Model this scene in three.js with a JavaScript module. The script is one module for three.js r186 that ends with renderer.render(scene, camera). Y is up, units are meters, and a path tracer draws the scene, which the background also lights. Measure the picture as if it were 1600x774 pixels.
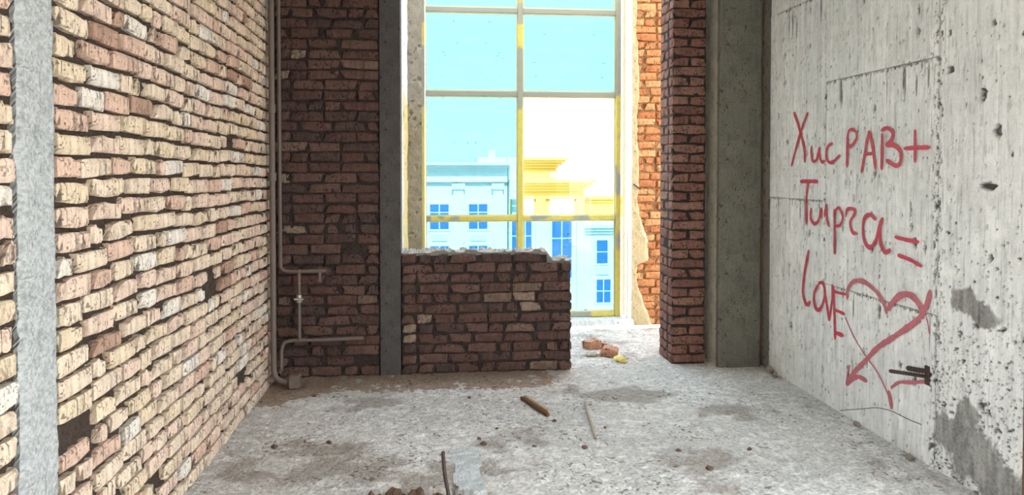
import * as THREE from 'three';
import { mergeGeometries, toCreasedNormals, mergeVertices } from 'three/addons/utils/BufferGeometryUtils.js';

// ------------------------------------------------------------------ camera, sky, sun, exposure
const scene = new THREE.Scene();
const renderer = new THREE.WebGLRenderer({ antialias: true });
renderer.toneMapping = THREE.LinearToneMapping;
renderer.toneMappingExposure = 1.85;
renderer.shadowMap.enabled = true;

const FOCAL = 1150;                                       // in pixels of the 1600 x 774 frame
const camera = new THREE.PerspectiveCamera(2 * Math.atan(387 / FOCAL) * 180 / Math.PI, 1600 / 774, 0.05, 400);
camera.position.set(0, 1.57, 0);
camera.rotation.order = 'YXZ';
camera.rotation.set(-1.345 * Math.PI / 180, -5.8585 * Math.PI / 180, 0);
camera.setViewOffset(1600, 774, 0, 92, 1600, 774);        // the photograph is cropped from a taller frame
scene.add(camera);

const SKY = 4.6, SUN = 20;
{
  const W = 256, H = 128, d = new Float32Array(W * H * 4);
  for (let j = 0; j < H; j++) for (let i = 0; i < W; i++) {
    const e = ((j + 0.5) / H - 0.5) * Math.PI, t = Math.pow(Math.max(0, Math.sin(e)), 0.55), k = (j * W + i) * 4;
    const up = e > 0;
    d[k] = SKY * (up ? 1.03 - 0.30 * t : 0.5); d[k + 1] = SKY * (up ? 1.0 - 0.18 * t : 0.48); d[k + 2] = SKY * (up ? 0.97 - 0.06 * t : 0.45); d[k + 3] = 1;
  }
  const sky = new THREE.DataTexture(d, W, H, THREE.RGBAFormat, THREE.FloatType);
  sky.mapping = THREE.EquirectangularReflectionMapping; sky.magFilter = THREE.LinearFilter; sky.needsUpdate = true;
  scene.background = sky;
}
const sun = new THREE.DirectionalLight(new THREE.Color().setRGB(1, 0.93, 0.8), SUN);
sun.position.set(-1, 40, 34); sun.target.position.set(0, 0, -8); sun.shadow.radius = 1.5;
sun.castShadow = true; sun.shadow.mapSize.set(2048, 2048);
Object.assign(sun.shadow.camera, { left: -50, right: 50, top: 50, bottom: -50, near: 1, far: 160 });
scene.add(sun, sun.target);

// ------------------------------------------------------------------ helpers
function rng(seed) { let a = seed >>> 0; return () => { a = (a + 0x6D2B79F5) | 0; let t = Math.imul(a ^ (a >>> 15), 1 | a); t = (t + Math.imul(t ^ (t >>> 7), 61 | t)) ^ t; return ((t ^ (t >>> 14)) >>> 0) / 4294967296; }; }
const LAT = new Float32Array(65536); { const r = rng(77); for (let i = 0; i < 65536; i++) LAT[i] = r(); }
function vnoise(x, y) {
  const ix = Math.floor(x), iy = Math.floor(y), fx = x - ix, fy = y - iy, sx = fx * fx * (3 - 2 * fx), sy = fy * fy * (3 - 2 * fy);
  const a = LAT[(ix & 255) | ((iy & 255) << 8)], b = LAT[((ix + 1) & 255) | ((iy & 255) << 8)], c = LAT[(ix & 255) | (((iy + 1) & 255) << 8)], e = LAT[((ix + 1) & 255) | (((iy + 1) & 255) << 8)];
  return a + (b - a) * sx + (c - a) * sy + (a - b - c + e) * sx * sy;
}
function fbm(x, y, n = 4) { let s = 0, a = 0.5, t = 0; for (let i = 0; i < n; i++) { s += a * vnoise(x, y); t += a; a *= 0.5; x = x * 2 + 17.3; y = y * 2 + 9.1; } return s / t; }
const clamp = (x, a = 0, b = 1) => Math.min(b, Math.max(a, x)), sstep = (a, b, x) => { const t = clamp((x - a) / (b - a)); return t * t * (3 - 2 * t); }, mix = (a, b, t) => a + (b - a) * t;
const toS = (c) => 255 * (c <= 0.0031308 ? 12.92 * c : 1.055 * Math.pow(clamp(c), 1 / 2.4) - 0.055);
// a colour texture from fn(u, v) -> linear [r, g, b], u and v in 0..1
function colorTex(W, H, fn, repeat) {
  const d = new Uint8Array(W * H * 4);
  for (let j = 0; j < H; j++) for (let i = 0; i < W; i++) { const c = fn((i + 0.5) / W, (j + 0.5) / H), k = (j * W + i) * 4; d[k] = toS(c[0]); d[k + 1] = toS(c[1]); d[k + 2] = toS(c[2]); d[k + 3] = 255; }
  return finish(new THREE.DataTexture(d, W, H), repeat, true);
}
function greyTex(W, H, fn, repeat) {
  const d = new Uint8Array(W * H * 4);
  for (let j = 0; j < H; j++) for (let i = 0; i < W; i++) { const c = 255 * clamp(fn((i + 0.5) / W, (j + 0.5) / H)), k = (j * W + i) * 4; d[k] = d[k + 1] = d[k + 2] = c; d[k + 3] = 255; }
  return finish(new THREE.DataTexture(d, W, H), repeat, false);
}
function finish(t, repeat, srgb) {
  t.wrapS = t.wrapT = THREE.RepeatWrapping; t.magFilter = THREE.LinearFilter; t.minFilter = THREE.LinearMipmapLinearFilter; t.generateMipmaps = true;
  if (repeat) t.repeat.set(repeat[0], repeat[1]);
  if (srgb) t.colorSpace = THREE.SRGBColorSpace;
  t.needsUpdate = true; return t;
}
const rgb = (r, g, b) => new THREE.Color().setRGB(r, g, b);
const mat = (c, o = {}) => new THREE.MeshStandardMaterial({ color: Array.isArray(c) ? rgb(...c) : c, roughness: 0.92, metalness: 0, ...o });
const taken = new Map();
function numbered(n) { const k = taken.get(n) || 0; taken.set(n, k + 1); return k ? n + '_' + String(k).padStart(3, '0') : n; }
function shade(o) { o.castShadow = true; o.receiveShadow = true; return o; }
function part(name, geo, m, parent, label) { const o = shade(new THREE.Mesh(geo, m)); o.name = name; parent.add(o); if (label) o.userData.label = label; return o; }
function thing(name, label, category, pos = [0, 0, 0], o = {}) {
  const g = o.geo ? shade(new THREE.Mesh(o.geo, o.mat)) : new THREE.Group();
  g.name = numbered(name); g.position.set(...pos); g.userData = { label, category };
  if (o.kind) g.userData.kind = o.kind; if (o.group) g.userData.group = o.group; if (o.turn) g.rotation.y = o.turn;
  scene.add(g); return g;
}
const box = (x0, x1, y0, y1, z0, z1) => { const g = new THREE.BoxGeometry(x1 - x0, y1 - y0, z1 - z0); g.translate((x0 + x1) / 2, (y0 + y1) / 2, (z0 + z1) / 2); return g; };
// box with softened edges
function softBox(x0, x1, y0, y1, z0, z1, b = 0.006) {
  const s = new THREE.Shape([[x0 + b, y0], [x1 - b, y0], [x1, y0 + b], [x1, y1 - b], [x1 - b, y1], [x0 + b, y1], [x0, y1 - b], [x0, y0 + b]].map((p) => new THREE.Vector2(...p)));
  const g = new THREE.ExtrudeGeometry(s, { depth: z1 - z0 - 2 * b, bevelEnabled: true, bevelThickness: b, bevelSize: b * 0.6, bevelOffset: -b * 0.6, bevelSegments: 1 });
  g.translate(0, 0, z0 + b); return g;
}
function tube(pts, r, seg = 48, rad = 10, tension) { return new THREE.TubeGeometry(new THREE.CatmullRomCurve3(pts.map((p) => new THREE.Vector3(...p)), false, 'catmullrom', tension ?? 0.5), seg, r, rad, false); }
function rod(a, b, r, rad = 12) {
  const A = new THREE.Vector3(...a), B = new THREE.Vector3(...b), g = new THREE.CylinderGeometry(r, r, A.distanceTo(B), rad);
  g.applyQuaternion(new THREE.Quaternion().setFromUnitVectors(new THREE.Vector3(0, 1, 0), B.clone().sub(A).normalize())); g.translate((A.x + B.x) / 2, (A.y + B.y) / 2, (A.z + B.z) / 2); return g;
}
// displaced sheet in the local xy plane facing +z, with a skirt that goes back by "back" all round; uv = metres / uvSize
function relief(u0, u1, v0, v1, step, fn, back = 0.03, uvs = [1, 1]) {
  const nx = Math.max(1, Math.round((u1 - u0) / step)), ny = Math.max(1, Math.round((v1 - v0) / step)), P = [], U = [], I = [];
  for (let j = 0; j <= ny; j++) for (let i = 0; i <= nx; i++) { const u = u0 + (u1 - u0) * i / nx, v = v0 + (v1 - v0) * j / ny; P.push(u, v, fn(u, v)); U.push(u / uvs[0], v / uvs[1]); }
  const id = (i, j) => j * (nx + 1) + i;
  for (let j = 0; j < ny; j++) for (let i = 0; i < nx; i++) I.push(id(i, j), id(i + 1, j), id(i + 1, j + 1), id(i, j), id(i + 1, j + 1), id(i, j + 1));
  const ring = []; for (let i = 0; i < nx; i++) ring.push(id(i, 0)); for (let j = 0; j < ny; j++) ring.push(id(nx, j)); for (let i = nx; i > 0; i--) ring.push(id(i, ny)); for (let j = ny; j > 0; j--) ring.push(id(0, j));
  const n0 = P.length / 3;
  if (back !== 0) {
    for (const k of ring) { P.push(P[3 * k], P[3 * k + 1], P[3 * k + 2], P[3 * k], P[3 * k + 1], -back); for (let q = 0; q < 2; q++) U.push(U[2 * k], U[2 * k + 1] + q * back); }
    for (let k = 0; k < ring.length; k++) { const a = n0 + 2 * k, b = n0 + 2 * ((k + 1) % ring.length); I.push(a, a + 1, b + 1, a, b + 1, b); }
  }
  const g = new THREE.BufferGeometry(); g.setAttribute('position', new THREE.Float32BufferAttribute(P, 3)); g.setAttribute('uv', new THREE.Float32BufferAttribute(U, 2)); g.setIndex(I); g.computeVertexNormals(); return g;
}

// ------------------------------------------------------------------ shared textures
// fired brick: vertical drag lines, sandy grain, pits
const brickMap = colorTex(1024, 1024, (u, v) => {
  const drag = vnoise(u * 90, v * 14) * 0.5 + vnoise(u * 38 + 50, v * 6) * 0.5, grain = fbm(u * 160, v * 160, 3), blot = fbm(u * 9 + 3, v * 9, 4), pit = sstep(0.79, 0.86, vnoise(u * 75 + 9, v * 75)) * sstep(0.45, 0.6, blot);
  const smear = sstep(0.60, 0.68, fbm(u * 24 + 61, v * 17 + 7, 4)) * sstep(0.45, 0.6, vnoise(u * 120, v * 60));
  const lime = sstep(0.56, 0.72, fbm(u * 14 + 31, v * 20 + 7, 4));
  let k = 0.80 + 0.42 * (drag - 0.5) + 0.34 * (grain - 0.5) + 0.34 * (blot - 0.5); k *= 1 - 0.7 * pit; k *= 1 - 0.45 * smear; k = Math.max(0.12, k);
  return [k + 0.08 * lime, k * 0.985 + 0.085 * lime, k * 0.97 + 0.09 * lime];
});
const paleMap = colorTex(1024, 1024, (u, v) => {
  const drag = vnoise(u * 80, v * 9) * 0.55 + vnoise(u * 30 + 50, v * 5) * 0.45, grain = fbm(u * 170, v * 150, 3), blot = fbm(u * 8 + 3, v * 8, 4), crack = sstep(0.74, 0.82, vnoise(u * 62 + 7, v * 8 + 2)) * sstep(0.42, 0.55, vnoise(u * 9, v * 11 + 5)), pit = sstep(0.8, 0.87, vnoise(u * 85 + 9, v * 85)) * sstep(0.45, 0.6, blot), smear = sstep(0.58, 0.66, fbm(u * 20 + 61, v * 15 + 7, 4)) * sstep(0.42, 0.58, vnoise(u * 130, v * 90));
  let k = 0.84 + 0.5 * (drag - 0.5) + 0.36 * (grain - 0.5) + 0.3 * (blot - 0.5); k *= (1 - 0.6 * crack) * (1 - 0.65 * pit) * (1 - 0.42 * smear); k = clamp(k, 0.1, 1);
  return [k, k * 0.985, k * 0.96];
});
const brickBump = greyTex(1024, 1024, (u, v) => { const pit = sstep(0.78, 0.86, vnoise(u * 75 + 9, v * 75)); return 0.55 * fbm(u * 60, v * 40, 4) + 0.35 * (0.5 * vnoise(u * 90, v * 14) + 0.5 * fbm(u * 160, v * 160, 2)) - 0.35 * pit + 0.2; });
const mortarMap = colorTex(512, 512, (u, v) => { const a = fbm(u * 60, v * 60, 4), b = fbm(u * 12 + 5, v * 12, 3), k = 0.75 + 0.7 * (a - 0.5) + 0.35 * (b - 0.5), s = sstep(0.62, 0.74, vnoise(u * 130, v * 130)); return [k + 0.2 * s, k + 0.19 * s, k + 0.17 * s]; });
const mortarBump = greyTex(512, 512, (u, v) => fbm(u * 50, v * 50, 5));
const concMap = colorTex(1024, 1024, (u, v) => {
  const a = fbm(u * 10, v * 10, 5), g = fbm(u * 150, v * 150, 3), s = vnoise(u * 110, v * 7), hole = sstep(0.83, 0.9, vnoise(u * 70 + 4, v * 46)) * sstep(0.4, 0.6, fbm(u * 6 + 2, v * 6, 3));
  const k = (0.82 + 0.44 * (a - 0.5) + 0.5 * (g - 0.5) + 0.14 * (s - 0.5)) * (1 - 0.55 * hole); return [k, k, k * 0.985];
});
const concBump = greyTex(1024, 1024, (u, v) => { const hole = sstep(0.83, 0.9, vnoise(u * 70 + 4, v * 46)); return 0.5 * fbm(u * 40, v * 40, 4) + 0.4 * fbm(u * 150, v * 150, 3) - 0.3 * hole + 0.15; });
const own = (t, sx, sy) => { const c = t.clone(); c.repeat.set(sx, sy); c.needsUpdate = true; return c; };
const bm = own(brickMap, 1.3, 1.3), bb = own(brickBump, 1.3, 1.3);
const pm = own(paleMap, 1.3, 1.3);
const brickMats = (tones, m = bm) => tones.map((c) => mat(c, { map: m, bumpMap: bb, bumpScale: 0.007, roughness: 0.95 }));

// ------------------------------------------------------------------ brickwork
const brickCache = new Map();
function brickGeo(len, h, depth, k) {
  const key = [len.toFixed(2), h.toFixed(3), depth, k].join('/');
  if (brickCache.has(key)) return brickCache.get(key);
  const r = rng(1000 + k * 97 + Math.round(len * 1000)), us = [0, 0.014 / len, 0.35 + 0.3 * r(), 1 - 0.014 / len, 1], vs = [0, 0.15, 0.85, 1], P = [], U = [], I = [], nx = 4, ny = 3, ou = r() * 3, ov = r() * 3;
  const chip = [r() < 0.42, r() < 0.42, r() < 0.42, r() < 0.42].map((c) => (c ? 0.006 + 0.014 * r() : 0.001));
  for (let j = 0; j <= ny; j++) for (let i = 0; i <= nx; i++) {
    const edge = i === 0 || i === nx || j === 0 || j === ny; let x = (us[i] - 0.5) * len, y = (vs[j] - 0.5) * h, z = edge ? -0.004 - 0.005 * r() : 0.0015 * (r() - 0.5);
    x += 0.007 * (r() - 0.5); y += 0.007 * (r() - 0.5);
    const ci = i <= 1 ? 0 : i >= nx - 1 ? 1 : -1, cj = j <= 1 ? 0 : j >= ny - 1 ? 1 : -1;
    if (ci >= 0 && cj >= 0) { const c = chip[ci + 2 * cj]; x += (ci ? -1 : 1) * c * (edge ? 1 : 0.3); y += (cj ? -1 : 1) * c * 0.5 * (edge ? 1 : 0.3); if (edge) z -= c * 0.4; }
    P.push(x, y, z); U.push(x + ou, y + ov);
  }
  const id = (i, j) => j * (nx + 1) + i;
  for (let j = 0; j < ny; j++) for (let i = 0; i < nx; i++) I.push(id(i, j), id(i + 1, j), id(i + 1, j + 1), id(i, j), id(i + 1, j + 1), id(i, j + 1));
  const ring = []; for (let i = 0; i < nx; i++) ring.push(id(i, 0)); for (let j = 0; j < ny; j++) ring.push(id(nx, j)); for (let i = nx; i > 0; i--) ring.push(id(i, ny)); for (let j = ny; j > 0; j--) ring.push(id(0, j));
  const n0 = P.length / 3;
  for (const q of ring) { P.push(P[3 * q], P[3 * q + 1], -depth); U.push(U[2 * q] + 0.6 * depth, U[2 * q + 1] + 0.6 * depth); }
  for (let q = 0; q < ring.length; q++) { const q2 = (q + 1) % ring.length; I.push(ring[q], n0 + q, n0 + q2, ring[q], n0 + q2, ring[q2]); }
  let g = new THREE.BufferGeometry(); g.setAttribute('position', new THREE.Float32BufferAttribute(P, 3)); g.setAttribute('uv', new THREE.Float32BufferAttribute(U, 2)); g.setIndex(I);
  g = mergeVertices(toCreasedNormals(g, 0.6)); brickCache.set(key, g); return g;
}
// lays courses over [u0,u1] x [v0,v1] of a wall plane (local xy, facing +z) and returns the bricks' places
function courses(o) {
  const r = rng(o.seed), list = [], pitch = o.pitch ?? 0.078, joint = o.joint ?? 0.013;
  for (let v = o.v0, row = 0; v < o.v1 - 0.02; v += pitch, row++) {
    const h = Math.min(pitch, o.v1 - v) - joint; let u = o.u0 - (o.toothed ? r() * 0.06 : 0), first = true;
    while (u < o.u1 - 0.03) {
      const t = r(); let len = o.bond ? o.bond(row, r, first) : t < 0.5 ? 0.245 : t < 0.85 ? 0.12 : 0.18; first = false;
      let gap = (o.perpend ?? joint) * (0.6 + 0.8 * r()); if (r() < (o.wide ?? 0.06)) gap += 0.012 + 0.015 * r();
      if (o.u1 - u - len < 0.07) len = o.u1 - u;
      const L = Math.max(0.04, Math.round((len - gap) * 100) / 100);
      if (!(r() < (o.missing ?? 0)) && !(o.skip && o.skip(u + len / 2, v + pitch / 2, len))) list.push({ u: u + (len - gap) / 2, v: v + pitch / 2 + (r() - 0.5) * 0.006 * (o.wave ?? 1) + (o.sag ? o.sag(u) : 0), L, h: Math.max(0.02, Math.round((h + (r() - 0.5) * 0.004) * 500) / 500), k: Math.floor(r() * 5), d: (r() - 0.5) * (o.proud ?? 0.012) - (r() < 0.04 ? 0.006 : 0), tilt: (r() - 0.5) * 0.025 * (o.wave ?? 1), yaw: (r() - 0.5) * 0.02, m: r() });
      u += len;
    }
  }
  return list;
}
// puts the bricks under "parent" in the plane given by matrix M; the most-visible "most" of them are single parts, the rest one part
function layBricks(parent, list, mats, weights, o = {}) {
  const M = o.M ?? new THREE.Matrix4(), inWorld = (b) => new THREE.Vector3(b.u, b.v, 0).applyMatrix4(M).applyMatrix4(parent.matrixWorld);
  parent.updateMatrixWorld(true);
  const pick = (m) => { let a = 0; for (let i = 0; i < weights.length; i++) { a += weights[i]; if (m < a) return mats[i]; } return mats[0]; };
  list.forEach((b) => { const p = inWorld(b).sub(camera.position); b.size = b.L / p.lengthSq() * (o.seen && !o.seen(b) ? 1e-4 : 1); });
  const sorted = [...list].sort((a, b) => b.size - a.size), most = o.most ?? 300, rest = new Map();
  sorted.forEach((b, n) => {
    const T = new THREE.Matrix4().compose(new THREE.Vector3(b.u, b.v, b.d), new THREE.Quaternion().setFromEuler(new THREE.Euler(0, b.yaw, b.tilt)), new THREE.Vector3(1, 1, 1)).premultiply(M), g = brickGeo(b.L, b.h, o.depth ?? 0.06, b.k), m = pick(b.m);
    if (n < most && b.size > 1e-3) { const x = part('brick', g, m, parent); T.decompose(x.position, x.quaternion, x.scale); }
    else { const c = g.clone().applyMatrix4(T); if (!rest.has(m)) rest.set(m, []); rest.get(m).push(c); }
  });
  if (rest.size) { const ms = [...rest.keys()], gs = ms.map((m) => mergeGeometries(rest.get(m))), x = part('brickwork', mergeGeometries(gs, true), ms, parent); x.userData.kind = 'stuff'; }
}
const mortar = (c) => mat(c, { map: own(mortarMap, 2.2, 2.2), bumpMap: own(mortarBump, 2.2, 2.2), bumpScale: 0.012, roughness: 1 });
const lump = (seed, a = 0.010) => (u, v) => a * (fbm(u * 26 + seed, v * 34, 4) - 0.62) * 2 + 0.012 * sstep(0.66, 0.8, vnoise(u * 33 + seed, v * 41));

// ------------------------------------------------------------------ rough concrete
const conc = (c, s = 1.2) => mat(c, { map: own(concMap, s, s), bumpMap: own(concBump, s, s), bumpScale: 0.005, roughness: 0.93 });

// ================================================================== STRUCTURE
const Z_BACK = -5.7, X_LEFT = -1.21, X_RIGHT = 2.61, CEIL = 3.35, Z_FAR = -7.3;

// ---- floor: rough screed
const FZ0 = -7.16, FZ1 = 1.6;
const floorH = (x, z) => {
  let h = 0.010 * (fbm(x * 3.2, z * 3.2, 3) - 0.5) + 0.010 * (fbm(x * 14 + 4, z * 14, 4) - 0.5) + 0.006 * (fbm(x * 45, z * 45 + 8, 2) - 0.5);
  const rough = sstep(1.2, 2.3, x) * sstep(-5.3, -4.4, z); h += 0.014 * rough * (fbm(x * 24 + 9, z * 24, 3) - 0.5);
  const ridge = Math.abs(fbm(x * 5 + 20, z * 7, 4) - 0.5); h += 0.006 * (0.08 - Math.min(0.08, ridge)) / 0.08 * 0.6;
  const hx = (x + 0.09) / 0.36, hz = (z + 3.49) / (0.12 + 0.03 * fbm(x * 9, 3, 2)), d = Math.hypot(hx, hz) + 0.5 * (fbm(x * 12, z * 12, 3) - 0.5);   // broken-out hole round the bar
  h -= 0.075 * sstep(1.0, 0.72, d);
  return h;
};
const floorPatch = (x, z) => {   // raw dirt against pale screed, with its own ragged outline
  const a = fbm(x * 2.1 + 5, z * 2.6 + 1, 5), b = fbm(x * 9, z * 9 + 3, 4);
  return sstep(0.53, 0.66, 0.72 * a + 0.28 * b + (x > 1.7 + 0.5 * fbm(z * 3, 4, 3) - 0.25 && z > -5.25 && z < -3.7 ? 0.05 : 0));
};
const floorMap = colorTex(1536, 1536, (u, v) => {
  const x = X_LEFT + u * 3.82, z = -7.2 + v * 4.2;
  const g = fbm(x * 70, z * 70, 3), c = vnoise(x * 160, z * 160), big = fbm(x * 1.7 + 2, z * 1.7, 4), wash = sstep(0.5, 0.7, fbm(x * 20 + 7, z * 26, 4)), d = floorPatch(x, z);
  const crumb = sstep(0.77, 0.86, vnoise(x * 60 + 3, z * 60 + 1)) * (0.35 + 0.65 * sstep(0.4, 0.62, fbm(x * 5, z * 5 + 9, 3)));
  let k = 0.53 + 0.36 * (g - 0.5) + 0.2 * (c - 0.5) + 0.24 * (big - 0.5) + 0.14 * wash;
  const soilShade = sstep(0.5, 0.56, 0.55 * fbm(x * 7 + 1, z * 7, 4) + 0.45 * fbm(x * 40, z * 40 + 2, 3) + 0.55 * sstep(0.42, 0.05, z + 5.5 - 0.3 * sstep(-0.6, -1.2, x)) * sstep(1.0, 0.8, x) * (z > -5.75 ? 1 : 0) - 0.32);   // brown shade along the parapet foot, painted in as ragged reddish earth
  let r = k, gg = k * 0.98, bl = k * 0.93;
  r = mix(r, 0.29 + 0.2 * (g - 0.5), 0.8 * d); gg = mix(gg, 0.255 + 0.2 * (g - 0.5), 0.8 * d); bl = mix(bl, 0.22 + 0.2 * (g - 0.5), 0.8 * d);
  r = mix(r, 0.27 + 0.16 * (g - 0.5), 0.85 * soilShade); gg = mix(gg, 0.185 + 0.12 * (g - 0.5), 0.85 * soilShade); bl = mix(bl, 0.125 + 0.09 * (g - 0.5), 0.85 * soilShade);
  return [r * (1 - 0.6 * crumb), gg * (1 - 0.62 * crumb), bl * (1 - 0.64 * crumb)];
});
{
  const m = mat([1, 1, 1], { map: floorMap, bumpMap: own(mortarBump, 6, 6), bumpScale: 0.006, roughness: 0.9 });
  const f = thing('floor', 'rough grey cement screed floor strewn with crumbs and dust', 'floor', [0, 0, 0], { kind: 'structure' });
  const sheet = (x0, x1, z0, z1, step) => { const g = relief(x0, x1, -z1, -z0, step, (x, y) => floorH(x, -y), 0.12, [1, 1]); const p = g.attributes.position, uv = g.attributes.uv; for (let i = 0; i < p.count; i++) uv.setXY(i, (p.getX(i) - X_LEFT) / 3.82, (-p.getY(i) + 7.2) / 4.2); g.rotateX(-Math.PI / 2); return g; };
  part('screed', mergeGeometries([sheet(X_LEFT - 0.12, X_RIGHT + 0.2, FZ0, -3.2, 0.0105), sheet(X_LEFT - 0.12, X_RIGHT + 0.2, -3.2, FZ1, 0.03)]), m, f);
  part('balcony_slab', box(X_RIGHT + 0.2, 4.6, -0.3, -0.01, FZ0 - 0.4, FZ1), conc([0.45, 0.44, 0.41]), f);
  part('slab', box(X_LEFT - 0.3, X_RIGHT + 0.2, -0.35, -0.115, FZ0 - 0.4, FZ1 + 0.2), conc([0.4, 0.4, 0.38]), f);
}
// ---- ceiling, with the roof slab over the room
thing('ceiling', 'bare grey concrete ceiling slab above the room', 'ceiling', [0, CEIL, 0], { kind: 'structure', geo: box(X_LEFT - 0.3, X_RIGHT + 0.3, 0, 0.14, -5.95, FZ1 + 0.2), mat: conc([0.5, 0.49, 0.46]) });
thing('wall_front', 'plain grey plastered wall behind the viewer', 'wall', [0, 0, FZ1], { kind: 'structure', geo: box(X_LEFT - 0.3, X_RIGHT + 0.3, 0, CEIL, 0, 0.2), mat: conc([0.5, 0.48, 0.45]) });

thing('wall_upper_added', 'added unseen wall over the window opening, keeping sun off the terrace', 'wall', [0, CEIL + 0.14, -5.95], { kind: 'structure', geo: box(X_LEFT - 2, X_RIGHT + 2, 0, 4.5, 0, 0.3), mat: conc([0.55, 0.5, 0.42]) });  // added out of view to block the sun from the terrace

// ---- left wall: pale raked brickwork with a cast strip in it
const paleTones = [[0.82, 0.68, 0.53], [0.80, 0.62, 0.50], [0.84, 0.78, 0.70], [0.72, 0.51, 0.40], [0.80, 0.66, 0.48], [0.48, 0.31, 0.23]];
const paleMats = brickMats(paleTones, pm), palW = [0.38, 0.25, 0.07, 0.09, 0.18, 0.03];
const leftWall = thing('wall_left', 'pale pink and cream raked brick wall with dark deep joints', 'wall', [X_LEFT, 0, FZ1], { kind: 'structure', turn: Math.PI / 2 });
{
  const zu = (z) => FZ1 - z, L = zu(Z_BACK) + 0.02, c0 = zu(-2.29), c1 = zu(-2.495);
  part('mortar', mergeGeometries([relief(0, 0.4, 0, CEIL, 0.03, lump(3), 0.24), relief(2.9, zu(-1.6), 0, CEIL, 0.03, lump(3), 0.24), relief(0.4, 2.9, 0, 0.6, 0.03, lump(3), 0.24), relief(0.4, 2.9, 2.9, CEIL, 0.03, lump(3), 0.24), relief(zu(-1.6), L, 0, CEIL, 0.013, lump(3), 0.24)].map((g) => g.translate(0, 0, -0.027))), mortar([0.06, 0.041, 0.028]), leftWall);
  const sag = (u) => 0.008 * Math.sin(u * 1.7) + 0.006 * Math.sin(u * 4.1 + 1);
  const list = [...courses({ seed: 11, u0: 0.02, u1: c0 - 0.002, v0: 0.0, v1: CEIL, skip: (u, v) => u > 0.4 && u < 2.9 && v > 0.6 && v < 2.9, missing: 0.012, sag, wave: 1.3, wide: 0.1, pitch: 0.081, joint: 0.0145, perpend: 0.019, proud: 0.009 }), ...courses({ seed: 12, u0: c1 + 0.012, u1: L - 0.01, v0: 0.0, v1: CEIL, missing: 0.016, sag, wave: 1.3, wide: 0.12, pitch: 0.081, joint: 0.0145, perpend: 0.019, proud: 0.009 })];  // skipped bricks leave an added, unseen opening that lights the right wall
  const seen = (b) => { const d = b.u - zu(-2.16); return d > 0 && b.v < 1.62 + (b.u - zu(0)) * 0.245 && b.v > 1.5 - (b.u - zu(0)) * 0.42; };
  layBricks(leftWall, list, paleMats, palW, { most: 300, seen, depth: 0.055 });
  // cast-in concrete strip
  const g = relief(c0, c1, 0, CEIL, 0.008, (u, v) => { const e = Math.min(u - c0, c1 - u); return 0.001 + 0.006 * (fbm(u * 40, v * 40, 3) - 0.5) + 0.010 * (fbm(u * 9, v * 9, 3) - 0.5) - 0.012 * sstep(0.02, 0, e) - 0.012 * sstep(0.006, 0, Math.abs(v - 1.71 + 0.3 * (u - c0) - 0.012 * Math.sin(u * 60))) * sstep(0, 0.06, u - c0 - 0.06) - 0.010 * sstep(0.005, 0, Math.abs(v - 1.19 - 0.02 * Math.sin(u * 40) )); }, 0.05);
  const p = g.attributes.position; for (let i = 0; i < p.count; i++) { const u = p.getX(i), v = p.getY(i); if (u < c0 + 0.004) p.setX(i, u - 0.002 - 0.014 * sstep(0.45, 0.7, fbm(v * 11, 4, 3))); if (u > c1 - 0.004) p.setX(i, u + 0.008 * (fbm(v * 14, 9, 3) - 0.3)); }
  g.computeVertexNormals();
  part('cast_strip', g, mat([0.50, 0.53, 0.53], { map: own(mortarMap, 1.6, 1.6), bumpMap: own(mortarBump, 2, 2), bumpScale: 0.008, roughness: 1 }), leftWall, 'grey cast concrete strip set upright in the brick');
}

// ---- back wall: dark red brick panel left of the opening
const redTones = [[0.125, 0.066, 0.054], [0.105, 0.059, 0.050], [0.15, 0.086, 0.069], [0.09, 0.056, 0.049], [0.20, 0.132, 0.10], [0.30, 0.22, 0.17]];  // shade of the viewer-facing brickwork is darkened into these tones
const redMats = brickMats(redTones), redW = [0.36, 0.24, 0.2, 0.13, 0.05, 0.02];
const MORTAR_RED = [0.05, 0.035, 0.030];
const stretch = (row, r, first) => (first && row % 2 ? 0.12 : r() < 0.62 ? 0.2455 : r() < 0.7 ? 0.125 : 0.185);
const backWall = thing('wall_back', 'dark red brick wall panel between the corner and the window column', 'wall', [X_LEFT, 0, Z_BACK], { kind: 'structure' });
{
  const w = -0.43 - X_LEFT;
  part('mortar', relief(-0.3, w, 0, CEIL, 0.016, lump(8), 0.22).translate(0, 0, -0.016), mortar(MORTAR_RED), backWall);
  layBricks(backWall, courses({ seed: 21, u0: 0.0, u1: w, v0: 0.0, v1: CEIL, bond: stretch, missing: 0.008, wide: 0.09, joint: 0.0105, wave: 1.4 }), redMats, redW, { seen: (b) => b.v < 2.95 });
  part('lintel', box(w, 1.89 - X_LEFT, 3.27, CEIL, -0.22, 0), conc([0.42, 0.41, 0.38]), backWall);
}
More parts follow.
